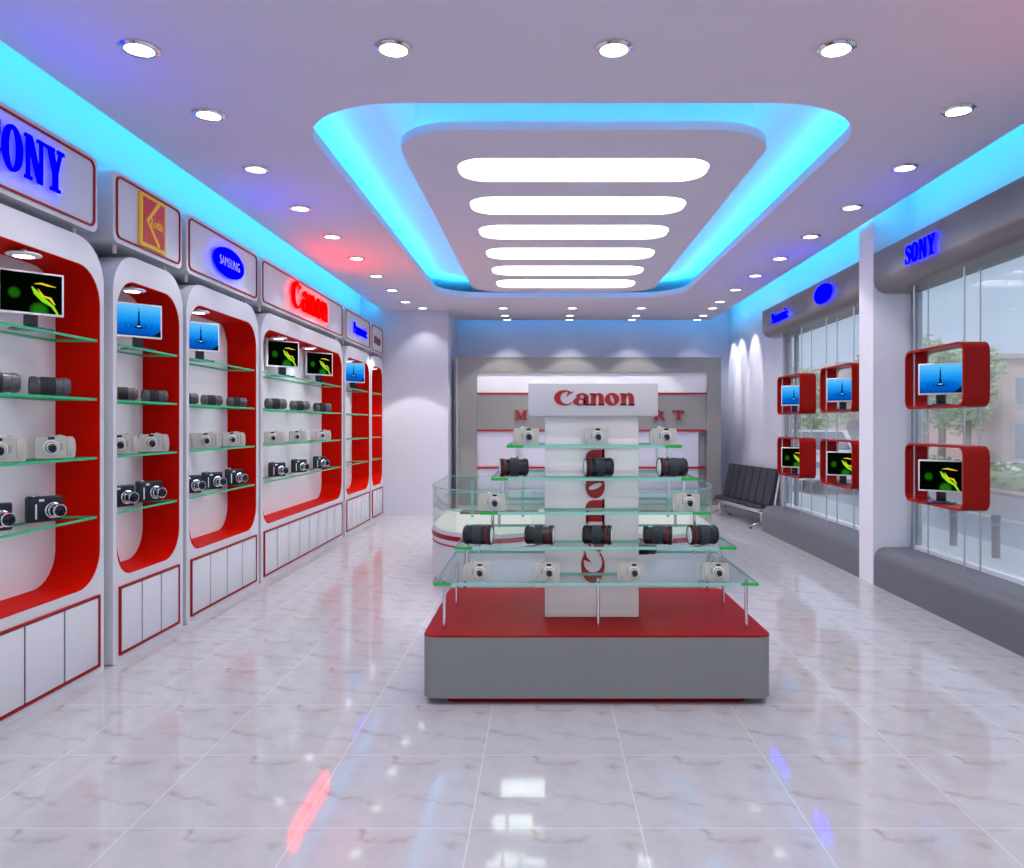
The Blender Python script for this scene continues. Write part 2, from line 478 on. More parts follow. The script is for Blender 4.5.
# dropped ceiling with a rounded opening
HX0, HX1, HY0, HY1 = -1.44, 1.90, 4.27, 10.80
hole = rrect(HX0, HX1, HY0, HY1, .62, 12)
b = NB(); prism(b, rect(-2.515, 2.83, YF, 13.09), [hole], ZC, ZC + .075)
struct('ceiling', b, 'ceil', 'mauve white dropped ceiling with a rounded lit opening', 'ceiling')
b = NB(); box(b, XL - .15, XR + .12, YF, YB + .15, ZU, ZU + .16)
struct('ceiling_upper', b, 'ceil', 'upper ceiling seen in the blue lit recess', 'ceiling')
# hanging island in the opening, six rounded slots in it
IX0, IX1, IY0, IY1 = -.93, 1.44, 4.66, 10.33
slots = [(5.147, 5.66), (6.02, 6.54), (6.87, 7.41), (7.76, 8.31), (8.64, 9.19), (9.46, 10.03)]
SX0, SX1 = -.605, 1.15
b = NB()
prism(b, rrect(IX0, IX1, IY0, IY1, .40, 10), [rrect(SX0, SX1, a, c, .2, 8) for a, c in slots], ZC, ZC + .055)
box(b, IX0 + .12, IX1 - .12, IY0 + .2, IY1 - .2, ZC + .055, ZU)
struct('ceiling_island', b, 'ceil', 'floating rounded ceiling panel carrying six white light slots', 'ceiling')
ordn = ['first', 'second', 'third', 'fourth', 'fifth', 'sixth', 'seventh', 'eighth', 'ninth', 'tenth', 'eleventh', 'twelfth']
for i, (a, c) in enumerate(slots):
    t = thing('ceiling_light_panel', f'long rounded white light panel in the ceiling island, {ordn[i]} from the front', 'light panel',
              ((SX0 + SX1) / 2, (a + c) / 2, ZC), 0, 'light panels in the ceiling island')
    w, h = (SX1 - SX0) / 2, (c - a) / 2
    bb = NB(); prism(bb, rrect(-w, w, -h, h, .2, 8), [], .030, .045); obj('diffuser', bb, 'slotE', t)
    bb = NB(); prism(bb, rrect(-w, w, -h, h, .2, 8), [rrect(-w + .008, w - .008, -h + .008, h - .008, .195, 8)], .0, .03); obj('rim', bb, 'white', t)
# LED strips
b = NB(); prism(b, rrect(HX0 - .10, HX1 + .10, HY0 - .10, HY1 + .10, .66, 10), [rrect(HX0 - .07, HX1 + .07, HY0 - .07, HY1 + .07, .65, 10)], ZC + .077, ZC + .085)
tag(obj('light_strip', b, 'coveI'), 'cyan glowing strip hidden around the edge of the ceiling opening', 'light strip', kind='structure')
b = NB(); prism(b, rrect(IX0 + .03, IX1 - .03, IY0 + .03, IY1 - .03, .38, 10), [rrect(IX0 + .05, IX1 - .05, IY0 + .05, IY1 - .05, .37, 10)], ZC + .056, ZC + .062)
tag(obj('light_strip', b, 'cove'), 'cyan glowing strip lying on the rim of the floating ceiling panel', 'light strip', kind='structure')
b = NB(); box(b, -2.482, -2.452, YF, 11.98, ZC + .085, ZC + .125)
tag(obj('light_strip', b, 'coveW'), 'blue glowing strip in the ceiling cove above the left cabinets', 'light strip', kind='structure')
b = NB(); box(b, 2.767, 2.797, YF, 13.05, ZC + .085, ZC + .125)
tag(obj('light_strip', b, 'coveW'), 'blue glowing strip in the ceiling cove above the shop windows', 'light strip', kind='structure')
b = NB(); box(b, -1.45, 2.83, 13.10, 13.125, ZC + .077, ZC + .10)
tag(obj('light_strip', b, 'coveB'), 'blue glowing strip in the ceiling cove along the far wall', 'light strip', kind='structure')

# downlights
def spot(parent, power, size, blend=0.35, loc=(0, 0, -.03), col=(1, .97, .95), rad=0.03):
    l = bpy.data.lights.new('lamp_beam', 'SPOT'); l.energy = power; l.spot_size = R(size); l.spot_blend = blend
    l.color = col; l.shadow_soft_size = rad
    o = bpy.data.objects.new('lamp_beam', l); COL.objects.link(o); o.location = loc; o.parent = parent
    return o
def make_downlight():
    t = thing('downlight', '-', 'downlight')
    bb = NB(); lathe(bb, [(-.012, .066), (-.014, .078), (-.006, .092), (0.0, .092)], (0, 0, 0), (0, 0, 1), 28, cap=False)
    lathe(bb, [(-.012, .066), (-.002, .064)], (0, 0, 0), (0, 0, 1), 28, cap=False); obj('trim_ring', bb, 'chrome', t)
    bb = NB(); lathe(bb, [(-.008, .0), (-.009, .065), (-.002, .065)], (0, 0, 0), (0, 0, 1), 28, cap=False); obj('lens', bb, 'bulbE', t)
    return t
DL = Proto(make_downlight())
def downlight(x, y, label, group, power=14, size=92, blend=.5):
    t = DL.put((x, y, ZC), 0, label, group)
    return spot(t, power, size, blend)
LROW = [(-1.92, 4.42), (-2.0, 5.36), (-2.0, 6.33), (-2.0, 7.28), (-2.0, 8.23), (-2.0, 9.2), (-2.0, 10.17), (-2.0, 11.13)]
for i, (x, y) in enumerate(LROW):
    downlight(x, y, f'round downlight over the left cabinets, {ordn[i+1]} from the front', 'downlights over the left cabinets', *((150, 68, .08) if i == 7 else (14, 92, .5)))
RROW = [(2.34, 4.36), (2.49, 5.33), (2.51, 6.3), (2.51, 7.27), (2.515, 8.23), (2.51, 9.17), (2.51, 10.13), (2.53, 11.1)]
for i, (x, y) in enumerate(RROW):
    downlight(x, y, f'round recessed downlight beside the shop windows, {ordn[i]} of that row from the front', 'downlights beside the shop windows')
for i, x in enumerate((-1.91, -.71, .33, 1.38)):
    downlight(x, 3.645, 'round recessed downlight in the row before the lit opening, ' + ['leftmost', 'second from left', 'third from left', 'rightmost'][i], 'downlights in the front row')
FAR = [(11.72, (-1.84, -.62, .43, 1.475, 2.56)), (12.5, (-.63, .42, 1.49, 2.58)), (13.0, (-.62, .43, 1.48, 2.58))]
for r_, (y, xs) in enumerate(FAR):
    for i, x in enumerate(xs):
        nm = (['leftmost', 'second from left', 'third from left', 'fourth from left', 'rightmost'] if len(xs) == 5 else ['leftmost', 'second from left', 'third from left', 'rightmost'])[i]
        pw, sz, bl = (60, 82, .12) if r_ == 0 else (9, 90, .3)
        if x < -1.8: pw, sz, bl = 4, 90, .5
        if x > 2.5: pw, sz, bl = 70, 48, .35
        sp_ = downlight(x, y, f'small round downlight at the far end, {nm} of the {["front", "middle", "rear"][r_]} row', 'downlights at the far end', pw, sz, bl)
        if x > 2.5: sp_.rotation_euler = (0, R(-37), 0)      # tilted to wash the side wall
# unseen extra rows of these lamps, added to light the camera-facing surfaces
for r_, y in enumerate((2.4, 0.9, -0.6)):
    for i, x in enumerate((-1.91, -.71, .33, 1.38, 2.4)):
        downlight(x, y, f'added unseen downlight near the shop front, {ordn[i]} from left, {ordn[r_]} row from the lit opening', 'downlights near the shop front', 16, 160, .6)

# ------------------------------------------------------------------ windows, fascias, plinths on the right
def window(n, y0, y1, mull, label):
    t = thing(f'window_{n}', label, 'window', (XR, y0, 0)); t['kind'] = 'structure'
    w = y1 - y0
    bb = NB()
    box(bb, .02, .09, 0, .05, .30, 2.62); box(bb, .02, .09, w - .05, w, .30, 2.62)
    box(bb, .02, .09, .05, w - .05, 2.56, 2.62)
    for m_ in mull: box(bb, .025, .085, m_ - y0 - .012, m_ - y0 + .012, .36, 2.56)
    obj('window_frame', bb, 'frame_grey', t)
    bb = NB(); box(bb, .015, .10, .05, w - .05, .30, .355); obj('sill_rail', bb, 'bezel', t)
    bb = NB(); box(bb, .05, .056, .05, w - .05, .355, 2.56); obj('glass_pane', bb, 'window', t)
window(1, YF + .1, 6.77, (1.5,), 'tall shop window nearest the camera on the right wall')
window(2, 7.07, 10.32, (9.95,), 'shop window beyond the white pillar on the right wall')
b = NB(); box(b, XR - .002, XR + .12, YF, YF + .1, .3, 2.62); struct('trim_1', b, 'wall', 'end post of the right wall', 'wall')

def xz_fn(y0): return lambda u, v, t: V(u, y0 + t, v)
def arc(cx, cy, r, a0, a1, n=8): return [(cx + r * cos(R(a0 + (a1 - a0) * k / n)), cy + r * sin(R(a0 + (a1 - a0) * k / n))) for k in range(n + 1)]
fprof = [(3.19, 2.90), (2.89, 2.90)] + arc(3.01, 2.67, .12, 180, 270) + [(3.19, 2.55)]
pprof = [(3.19, 0), (2.89, 0)] + arc(2.99, .23, .10, 180, 90) + [(3.19, .33)]
for nm, y0, y1, where in (('1', YF + .1, 6.765, 'nearest window'), ('2', 7.075, 10.22, 'far window')):
    b = NB(); prism(b, fprof, [], 0, y1 - y0, xz_fn(y0))
    tag(obj('fascia', b, 'greymetal'), f'grey metal fascia with rounded lower edge above the {where}', 'fascia')
    b = NB(); prism(b, pprof, [], 0, y1 - y0, xz_fn(y0))
    tag(obj('window_bench', b, 'plinth'), f'grey box ledge with rounded front under the {where}', 'ledge')

def right_fn(yc, zc):                      # lettering that faces the room from the right side; u runs away from the reader's left
    return lambda u, v, t: V(-t, -u, v)
def right_sign(yc, zc, label):
    return thing('wall_sign', label, 'sign', (2.89, yc, zc), 0, 'signs on the grey fascias')
t = right_sign(5.9, 2.742, 'blue glowing four-letter sign on the nearest grey fascia')
b = NB(); put_glyphs(b, glyphs_sony(), .47, .15, right_fn(0, 0), .015, .024); obj('lettering', b, 'blueE', t)
t = right_sign(7.96, 2.752, 'blue glowing oval sign on the far grey fascia')
b = NB(); prism(b, ell(0, 0, .24, .10, 36), [], .015, .024, right_fn(0, 0)); obj('oval', b, 'blueE', t)
t = right_sign(9.42, 2.735, 'small blue glowing word sign at the far end of the far fascia')
b = NB(); text_mesh(b, 'Panasonic', .13, right_fn(0, 0), .015, .024, .03, width=.62); obj('lettering', b, 'blueE', t)

t = right_sign(2.75, 2.742, 'added unseen red glowing lettering on the nearest grey fascia, beyond the right edge')  # out-of-view sign, added to give the ceiling its red tint
b = NB(); put_glyphs(b, glyphs_canon(), .95, .2, right_fn(0, 0), .015, .024); obj('lettering', b, 'redE', t)

# ------------------------------------------------------------------ monitors
def make_monitor(kind):
    """screen faces local -Y, foot on z = 0, about 0.29 wide"""
    t = thing('monitor', '-', 'monitor')
    W, Z0, Z1 = .145, .078, .298
    bb = NB(); box(bb, -W, W, -.012, .014, Z0, Z1, .004); box(bb, -W * .6, W * .6, .014, .03, Z0 + .03, Z1 - .03, .006); obj('housing', bb, 'bezel', t)
    bb = NB(); w, a, c = W - .010, Z0 + .012, Z1 - .010
    fn = lambda u, v, q: V(-w + 2 * w * u, -.0125 - q, a + (c - a) * v)
    prism(bb, rect(0, 1, 0, 1), [], 0, .001, fn, 0)
    if kind == 'water':
        prism(bb, [(.38, .27), (.5, .22), (.62, .27), (.54, .33), (.52, .5), (.515, .8), (.485, .8), (.48, .5), (.46, .33)], [], .0012, .0016, fn, 1)
        prism(bb, [(.44, .30), (.5, .33), (.56, .30), (.5, .285)], [], .0017, .002, fn, 2)
        prism(bb, ell(.5, .86, .012, .03, 10), [], .0012, .0016, fn, 1)
        prism(bb, [(.8, 0), (1, 0), (1, .22), (.9, .10)], [], .0012, .0016, fn, 3)
        obj('screen', bb, ['water', 'px_navy', 'px_pale', 'px_dark'], t)
    else:
        prism(bb, stroke([(.93, .0), (.84, .2), (.7, .33), (.58, .5), (.5, .66)], [.035, .06, .10, .10, .02]), [], .0012, .0016, fn, 1)
        prism(bb, stroke([(.88, .24), (.8, .4), (.68, .44), (.6, .62)], [.02, .06, .05, .01]), [], .0017, .0020, fn, 2)
        prism(bb, stroke([(.54, .74), (.66, .76), (.76, .73), (.9, .70)], [.01, .05, .05, .01]), [], .0012, .0016, fn, 2)
        obj('screen', bb, ['plantscreen', 'px_lime', 'px_yellow'], t)
    bb = NB(); box(bb, -.030, .030, -.006, .02, .014, Z0 + .03, .003); obj('neck', bb, 'blackplastic', t)
    bb = NB(); prism(bb, rrect(-.092, .092, -.06, .055, .02, 4), [], 0, .008); prism(bb, rrect(-.05, .05, -.035, .04, .015, 4), [], .008, .015); obj('foot', bb, 'navy', t)
    return t
MON = {'water': Proto(make_monitor('water')), 'plant': Proto(make_monitor('plant'))}

# ------------------------------------------------------------------ cameras and lenses
def make_silver(mirror):
    s = -1 if mirror else 1
    t = thing('compact_camera', '-', 'camera')
    bb = NB()
    top = [(-.066, 0), (.068, 0), (.07, .002), (.07, .076), (.066, .080), (.015, .080), (.005, .084), (-.03, .084), (-.036, .080), (-.06, .080)]
    left = [(-.068, .070), (-.071, .055), (-.072, .035), (-.070, .01)]
    prism(bb, [(s * p[0], p[1]) for p in top + left], [], -.012, .016, lambda u, v, q: V(u, q, v * 1.1))
    bmesh.ops.bevel(bb, geom=[e for e in bb.edges if e.is_manifold and len(e.link_faces) == 2 and e.calc_face_angle(0) > 1.2], offset=.0035, segments=2, affect='EDGES')
    box(bb, min(s * -.058, s * -.040), max(s * -.058, s * -.040), -.017, -.010, .012, .076, .003)
    obj('body', bb, 'silver', t)
    lx, lz = s * .015, .045
    bb = NB(); lathe(bb, [(0, .030), (.005, .030), (.007, .028), (.0072, .0235), (.012, .0228), (.013, .020), (.019, .0195), (.020, .016), (.016, .0155)], (lx, -.011, lz), (0, -1, 0), 28, [0, 0, 0, 1, 1, 0, 0, 1])
    lb = obj('lens_barrel', bb, ['silverring', 'silvergrey'], t)
    bb = NB(); lathe(bb, [(0, .0142), (.0205, .0138), (.0225, .009), (.023, .0)], (lx + .002, -.011, lz - .0055), (0, -1, 0), 22); obj('lens_glass', bb, 'lensglass', lb)
    bb = NB(); box(bb, lx - .012, lx + .012, -.0150, -.010, .0765, .0875, .003); obj('flash_window', bb, 'blackplastic', t)
    bb = NB(); lathe(bb, [(0, .009), (.004, .009), (.005, .007)], (s * -.018, .002, .0915), (0, 0, 1), 16); obj('shutter_button', bb, 'chrome', t)
    bb = NB()
    for k in range(3): box(bb, s * -.022 - .001 + s * .006 * k, s * -.022 + .001 + s * .006 * k, -.0130, -.0115, .033, .060)
    obj('badge', bb, 'signgrey', t)
    return t
def make_black():
    t = thing('compact_camera', '-', 'camera')
    bb = NB(); box(bb, -.066, .066, -.016, .018, 0, .102, .007, seg=3); box(bb, -.066, -.036, -.022, -.010, .006, .094, .006); box(bb, -.062, -.02, -.012, .014, .100, .105, .002)
    obj('body', bb, 'camblack', t)
    lx, lz = .022, .045
    bb = NB(); lathe(bb, [(0, .032), (.010, .032), (.012, .0285), (.026, .028), (.028, .0255), (.044, .025), (.046, .0265), (.058, .0265), (.059, .022), (.052, .021)], (lx, -.014, lz), (0, -1, 0), 28)
    lb = obj('lens_barrel', bb, 'chrome', t)
    bb = NB(); lathe(bb, [(0, .0215), (.056, .0205), (.058, .012), (.0585, .0)], (lx, -.014, lz), (0, -1, 0), 22); obj('lens_glass', bb, 'lensglass', lb)
    bb = NB(); box(bb, -.046, -.039, -.0245, -.020, .014, .074, .002); obj('grip_strip', bb, 'bezel', t)
    bb = NB(); box(bb, -.028, -.008, -.0185, -.014, .082, .092, .002); obj('flash_window', bb, 'bezel', t)
    bb = NB(); lathe(bb, [(0, .014), (.007, .014), (.008, .012)], (-.042, .0, .103), (0, 0, 1), 18); obj('mode_dial', bb, 'chrome', t)
    return t
def make_lens():
    """lying on its side along local X, front glass at -X, shelf at z = 0"""
    t = thing('camera_lens', '-', 'lens')
    q = 1.13; r = .047 * q; o = (-.078, 0, r); d = (1, 0, 0)
    bb = NB(); lathe(bb, [(t_, r_ * q) for t_, r_ in [(.006, .040), (.0, .043), (.004, .047), (.018, .047), (.021, .045), (.046, .045), (.048, .043), (.102, .043), (.102, .0445), (.128, .0445), (.132, .047), (.142, .046), (.152, .040), (.156, .030)]], o, d, 30); obj('barrel', bb, 'blackplastic', t)
    bb = NB()
    prof = []
    for k in range(9): prof += [(.054 + k * .0053, .0445), (.0565 + k * .0053, .0465), (.0590 + k * .0053, .0445)]
    lathe(bb, [(t_, r_ * q) for t_, r_ in prof], o, d, 30); obj('focus_ring', bb, 'lensgrip', t)
    bb = NB(); lathe(bb, [(t_, r_ * q) for t_, r_ in [(.0235, .0452), (.024, .0458), (.0275, .0458), (.028, .0452)]], o, d, 30); obj('red_ring', bb, 'redline', t)['label'] = 'red ring'
    bb = NB(); lathe(bb, [(t_, r_ * q) for t_, r_ in [(.012, .040), (.003, .039), (-.002, .028), (-.004, .0)]], o, d, 26); obj('front_glass', bb, 'frontglass', t)
    return t
def make_tele():
    t = thing('camera_lens', '-', 'lens')
    r = .054; o = (-.095, 0, r); d = (1, 0, 0)
    bb = NB(); lathe(bb, [(.008, .044), (0, .050), (.004, .054), (.030, .054), (.034, .050), (.046, .049), (.118, .049), (.118, .050), (.150, .048), (.154, .0515), (.172, .050), (.186, .044), (.190, .034)], o, d, 30); obj('barrel', bb, 'lensgrey', t)
    bb = NB(); prof = []
    for k in range(10): prof += [(.046 + k * .0072, .050), (.049 + k * .0072, .0535), (.0515 + k * .0072, .0535), (.0530 + k * .0072, .050)]
    lathe(bb, prof, o, d, 30); obj('zoom_ring', bb, 'lensgrey2', t)
    bb = NB(); lathe(bb, [(.010, .046), (.006, .044), (.004, .02), (.003, .0)], o, d, 26); obj('front_glass', bb, 'lensglass', t)
    return t
SILV, SILM, BLK, LENS, TELE = (Proto(f) for f in (make_silver(False), make_silver(True), make_black(), make_lens(), make_tele()))

# ------------------------------------------------------------------ left row of display cabinets
FX = -2.5
def yz(u, v, t): return V(t, u, v)          # outline in the cabinet face, thickness along X
SHELVES = (1.880, 1.550, 1.220, .888)
def cabinet(y0, y1, ndoor, lamps, label):
    t = thing('display_cabinet', label, 'display cabinet', (FX, y0, 0), 0, 'display cabinets along the left wall')
    w = y1 - y0; a, c = .04, w - (.036 if y0 < 4 else .05)
    rr = min(.2, w * .24); ro = min(.24, w * .28)
    niche = rrect(a, c, .505, 2.27, (min(.16, rr), rr, rr, rr), 8)
    bb = NB(); prism(bb, rrect(0, w, 0, 2.42, (.02, .02, ro, ro), 8), [niche], -.30, 0, yz); obj('carcass', bb, 'white', t)
    inn = rrect(a + .006, c - .006, .511, 2.264, rr - .006, 8)
    bb = NB(); prism(bb, rrect(a + .0005, c - .0005, .5055, 2.2695, (min(.16, rr), rr, rr, rr), 8), [inn], -.262, -.002, yz); obj('niche_lining', bb, 'red', t)['label'] = 'red niche lining'
    bb = NB(); prism(bb, inn, [], -.262, -.250, yz); obj('back_panel', bb, 'backpanel', t)
    bb = NB(); prism(bb, rect(a + .02, c - .02, .052, .443), [], 0.0, .003, yz); obj('door_gap_shade', bb, 'dark', t)  # dark sheet standing in for the shade in the gaps between doors
    dw = (c - a - .06) / ndoor
    for k in range(ndoor):
        bb = NB(); u = a + .03 + k * dw
        box(bb, .003, .010, u + .007, u + dw - .007, .062, .433, .0015); obj('door', bb, 'white', t)
    bb = NB(); prism(bb, rect(a + .018, c - .018, .045, .450), [rect(a + .030, c - .030, .057, .438)], 0, .013, yz); obj('door_trim', bb, 'redline', t)['label'] = 'thin red door outline'
    for z in SHELVES:
        bb = NB(); box(bb, -.245, -.014, a + .0065, c - .0065, z - .013, z)
        for f in bb.faces: f.material_index = 0 if abs(f.normal.z) > .5 else 1
        bb.normal_update()
        for f in bb.faces: f.material_index = 0 if abs(f.normal.z) > .5 else 1
        obj('glass_shelf', bb, ['shelf', 'edge'], t, smooth=False)
    for u in lamps:
        bb = NB()
        lathe(bb, [(0, .05), (.004, .075), (.010, .078), (.016, .07), (.019, .014), (.034, .012)], (-.06, u - y0, 2.229), (0, 0, 1), 24)
        l = obj('niche_lamp', bb, 'bezel', t)
        bb = NB(); lathe(bb, [(0, 0), (0, .045), (.003, .045)], (-.06, u - y0, 2.2275), (0, 0, 1), 20, cap=False); obj('lens', bb, 'bulbE', l)
        spot(t, 9, 120, .8, (-.07, u - y0, 2.215), rad=.04)
    return t
def header(y0, y1, label):
    t = thing('header_sign', label, 'sign', (FX, y0, 2.42), 0, 'header signs over the left cabinets')
    w = y1 - y0 - (.045 if y0 < 4 else 0)
    bb = NB(); prism(bb, rrect(0.0, w - .02, .05, .47, .05, 6), [], -.30, 0, yz)
    obj('sign_box', bb, 'white', t)
    bb = NB(); prism(bb, rrect(.030, w - .05, .075, .445, .045, 6), [rrect(.041, w - .061, .086, .434, .036, 6)], 0, .008, yz); obj('border', bb, 'redline', t)['label'] = 'thin red border'
    for u in (.12, w - .14):
        bb = NB(); tube(bb, (-.06, u, .001), (-.06, u, .055), .012); obj('post', bb, 'white', t)
    return t, w
CAB = [  # y0, y1, doors, lamp positions, description used in labels
    (3.02, 4.386, 4, (3.35, 3.80), 'the nearest cabinet'),
    (4.478, 5.346, 3, (4.80,), 'the yellow-sign cabinet'),
    (5.397, 6.76, 4, (5.72, ), 'the blue-oval cabinet'),
    (6.82, 9.60, 8, (7.45, 8.42), 'the red-sign cabinet'),
    (9.70, 11.10, 5, (10.1,), 'the small blue-sign cabinet'),
    (11.17, 11.99, 3, (11.5,), 'the farthest cabinet in the row'),
]
clabels = ['white display cabinet with red niche nearest the camera, under the large blue lettered sign', 'narrow white display cabinet with red niche under the yellow square sign',
           'white display cabinet with red niche under the blue oval sign', 'widest white display cabinet, with two screens, under the red lettered sign',
           'white display cabinet under the small blue lettered sign, second from the far wall', 'farthest and narrowest white display cabinet, against the far wall block']
hlabels = ['white header sign with large blue glowing capitals, nearest the camera', 'white header sign bearing a yellow and red square emblem', 'white header sign bearing a blue glowing oval',
           'long white header sign with thick red glowing lettering', 'small white header sign with blue glowing lettering, near the far wall', 'smallest white header sign with faint red and grey marks, against the far wall block']
HS = []
for (y0, y1, nd, lp, d), cl, hl in zip(CAB, clabels, hlabels):
    cabinet(y0, y1, nd, lp, cl); HS.append(header(y0, y1, hl))
def left_fn(uc, zc): return lambda u, v, t: V(t, uc + u, zc + v)
ZS = .26
t, w = HS[0]
b = NB(); put_glyphs(b, glyphs_sony(), .58, .215, left_fn(.675, ZS + .01), .018, .028); obj('lettering', b, 'blueE', t)
t, w = HS[1]
b = NB(); fn = left_fn(w * .50, ZS)
prism(b, rrect(-.16, .16, -.165, .165, .006, 2), [], 0, .016, fn, 0)
prism(b, rect(-.125, .135, -.14, .14), [], .016, .020, fn, 1)
prism(b, stroke([(.06, .14), (-.085, 0), (.06, -.14)], [.032, .034, .032]), [], .020, .024, fn, 0)
text_mesh(b, 'Kodak', .062, lambda u, v, q: fn(u + .035, v, q), .020, .024, .02, 0, width=.16)
obj('emblem', b, ['yellow', 'kred'], t)
t, w = HS[2]
b = NB(); fn = left_fn(w * .50, ZS - .01)
prism(b, ell(0, 0,   .29, .115, 40), [], .018, .028, fn, 0); obj('oval', b, 'blueE', t)
b = NB(); text_mesh(b, 'SAMSUNG', .07, lambda u, v, q: fn(u, v, q), .028, .030, -.012, 0, width=.38); obj('lettering', b, 'signwhite', t)
t, w = HS[3]
b = NB(); fn = left_fn(w * .50, ZS + .025); put_glyphs(b, glyphs_canon(), 1.26, .27, fn, .018, .028); obj('lettering', b, 'redE', t)
t, w = HS[4]
b = NB(); fn = left_fn(w * .52, ZS - .005); text_mesh(b, 'Panasonic', .15, fn, .018, .028, .03, 0, width=.74); obj('lettering', b, 'blueE2', t)
t, w = HS[5]
b = NB(); fn = left_fn(w * .45, ZS - .02)
prism(b, rrect(-.17, -.05, -.05, .06, .02, 3), [], 0, .015, fn, 0); prism(b, rrect(-.02, .20, -.06, .04, .02, 3), [], 0, .015, fn, 1); obj('emblem', b, ['letterred', 'signgrey'], t)

def at_left(px, X): return 772.0 * -X / (544.0 - px)        # distance along the row of a point seen at picture column px
XS = -2.605
# screens on the top shelf
for px, kind, lab, sc in ((31, 'plant', 'widescreen monitor with white frame and green plant picture, top shelf of ' + CAB[0][4], 1.0),
                          (138, 'water', 'monitor showing a blue water splash, top shelf of ' + CAB[1][4], 1.0),
                          (200, 'water', 'monitor showing a blue water splash, top shelf of ' + CAB[2][4], 1.0),
                          (282.5, 'plant', 'left of two green plant screens, top shelf of ' + CAB[3][4], 1.2),
                          (319, 'plant', 'right of two green plant screens, top shelf of ' + CAB[3][4], 1.2),
                          (353, 'water', 'monitor showing a blue water splash, top shelf of ' + CAB[4][4], 1.25)):
    y = at_left(px, XS)
    MON[kind].put((XS, y, SHELVES[0]), R(48), lab, 'monitors in the left cabinets', sc)
names = ['left', 'middle', 'right']
def row(proto, shelf, ci, pxs, what, rz, sc, X, where):
    n = len(pxs)
    for i, px in enumerate(pxs):
        pos = (['left', 'right'] if n == 2 else ['leftmost', 'middle', 'rightmost'])[i]
        y = at_left(px, X)
        proto.put((X, y, SHELVES[shelf]), R(rz), f'{pos} {what} on the {where} shelf of {CAB[ci][4]}', f'{what}s in the left cabinets', sc)
for ci, pxs in ((0, (-3, 50)), (1, (124, 155)), (2, (187, 212, 237))):
    row(TELE, 1, ci, pxs, 'grey zoom lens', 40, .97 if ci == 0 else .80, -2.625, 'second')
row(TELE, 1, 3, (276, 300, 322.5), 'grey zoom lens', 40, 1.02, -2.62, 'second')
for ci, pxs in ((0, (3, 55)), (1, (122, 153.5)), (2, (183, 207.5, 233.5))):
    row(SILM, 2, ci, pxs, 'silver compact camera', 42, 1.32, -2.63, 'third')
row(SILM, 2, 3, (274, 298, 323), 'silver compact camera', 36, 1.3, -2.62, 'third')
for ci, pxs in ((0, (-9, 44)), (1, (120, 149)), (2, (190, 212, 234.5))):
    row(BLK, 3, ci, pxs, 'black compact camera', 62, 1.32, -2.645, 'bottom')
row(BLK, 3, 3, (277, 299, 320), 'black compact camera', 55, 1.36, -2.645, 'bottom')

# ------------------------------------------------------------------ centre display stand
CX = .267
st = thing('display_stand', 'tiered glass display stand on a grey and red plinth in the middle of the floor', 'display stand', (CX, 4.42, 0))
def sy(y): return y - 4.42
b = NB(); prism(b, rrect(-.874, .874, sy(3.85), sy(5.0), .07, 8), [], .036, .340); obj('plinth_body', b, 'grey', st)
b = NB(); prism(b, rrect(-.874, .874, sy(3.85), sy(5.0), .07, 8), [], .340, .347); obj('plinth_top', b, 'redtop', st)['label'] = 'red plinth top'
b = NB(); prism(b, rrect(-.76, .76, sy(3.90), sy(4.95), .05, 6), [], 0, .036); obj('plinth_base', b, 'redtop', st)['label'] = 'red recessed plinth base'
KY0, KY1 = 4.23, 4.30           # frosted column
b = NB(); box(b, -.262, .252, sy(KY0), sy(KY1), .347, 1.46, .004)
col = obj('column', b, 'frost', st)
b = NB(); put_glyphs(b, glyphs_canon(), .735, .128, lambda u, v, t: V(.0 - v, sy(KY0) - t, .347 + .555 + u), .001, .005); obj('lettering', b, 'letterred', col)['label'] = 'vertical red lettering'
b = NB(); box(b, -.352, .352, sy(4.19), sy(4.34), 1.447, 1.627, .006)
hb = obj('header_board', b, 'header', st)
b = NB(); put_glyphs(b, glyphs_canon(), .437, .083, lambda u, v, t: V(.006 + u, sy(4.19) - t, 1.548 + v), .0, .005); obj('lettering', b, 'letterred', hb)['label'] = 'red lettering'
TIERS = [  # z, half width, front, back (lowest first)
    (.592, .832, 3.95, 4.95), (.770, .728, 3.99, 4.90), (.946, .598, 4.03, 4.84), (1.121, .547, 4.07, 4.78), (1.293, .466, 4.10, 4.70)]
for z, hw, yf, yb in TIERS:
    b = NB()
    outer = [(-hw, sy(yf)), (-hw + .09, sy(yf)), (hw - .09, sy(yf)), (hw, sy(yf)), (hw, sy(yb)), (-hw, sy(yb))]
    prism(b, outer, [rect(-.268, .258, sy(KY0) - .006, sy(KY1) + .006)], z - .015, z, None, 0, 1)
    b.normal_update()
    for f in b.faces:
        c = f.calc_center_median()
        if abs(f.normal.z) < .5 and c.y < sy(yf) + .01 and abs(c.x) > hw - .1: f.material_index = 2
    obj('glass_shelf', b, ['shelf', 'edgeteal', 'edgegreen'], st, smooth=False)
def rod(x, y, z0, z1, r=.009):
    b = NB(); tube(b, (x, sy(y), z0), (x, sy(y), z1), r, 12); obj('support_rod', b, 'chrome', st)
for x in (-.779, .012, .773): rod(x, 3.975, .347, .61)
for x in (-.77, .77): rod(x, 4.47, .347, .61); rod(x, 4.90, .347, .61)
for k in range(4):
    z0, hw, yf, yb = TIERS[k + 1]
    for x in (-hw + .055, hw - .055):
        rod(x, yf + .125, TIERS[k][0], z0 + .004); rod(x, yb - .08, TIERS[k][0], z0 + .004)

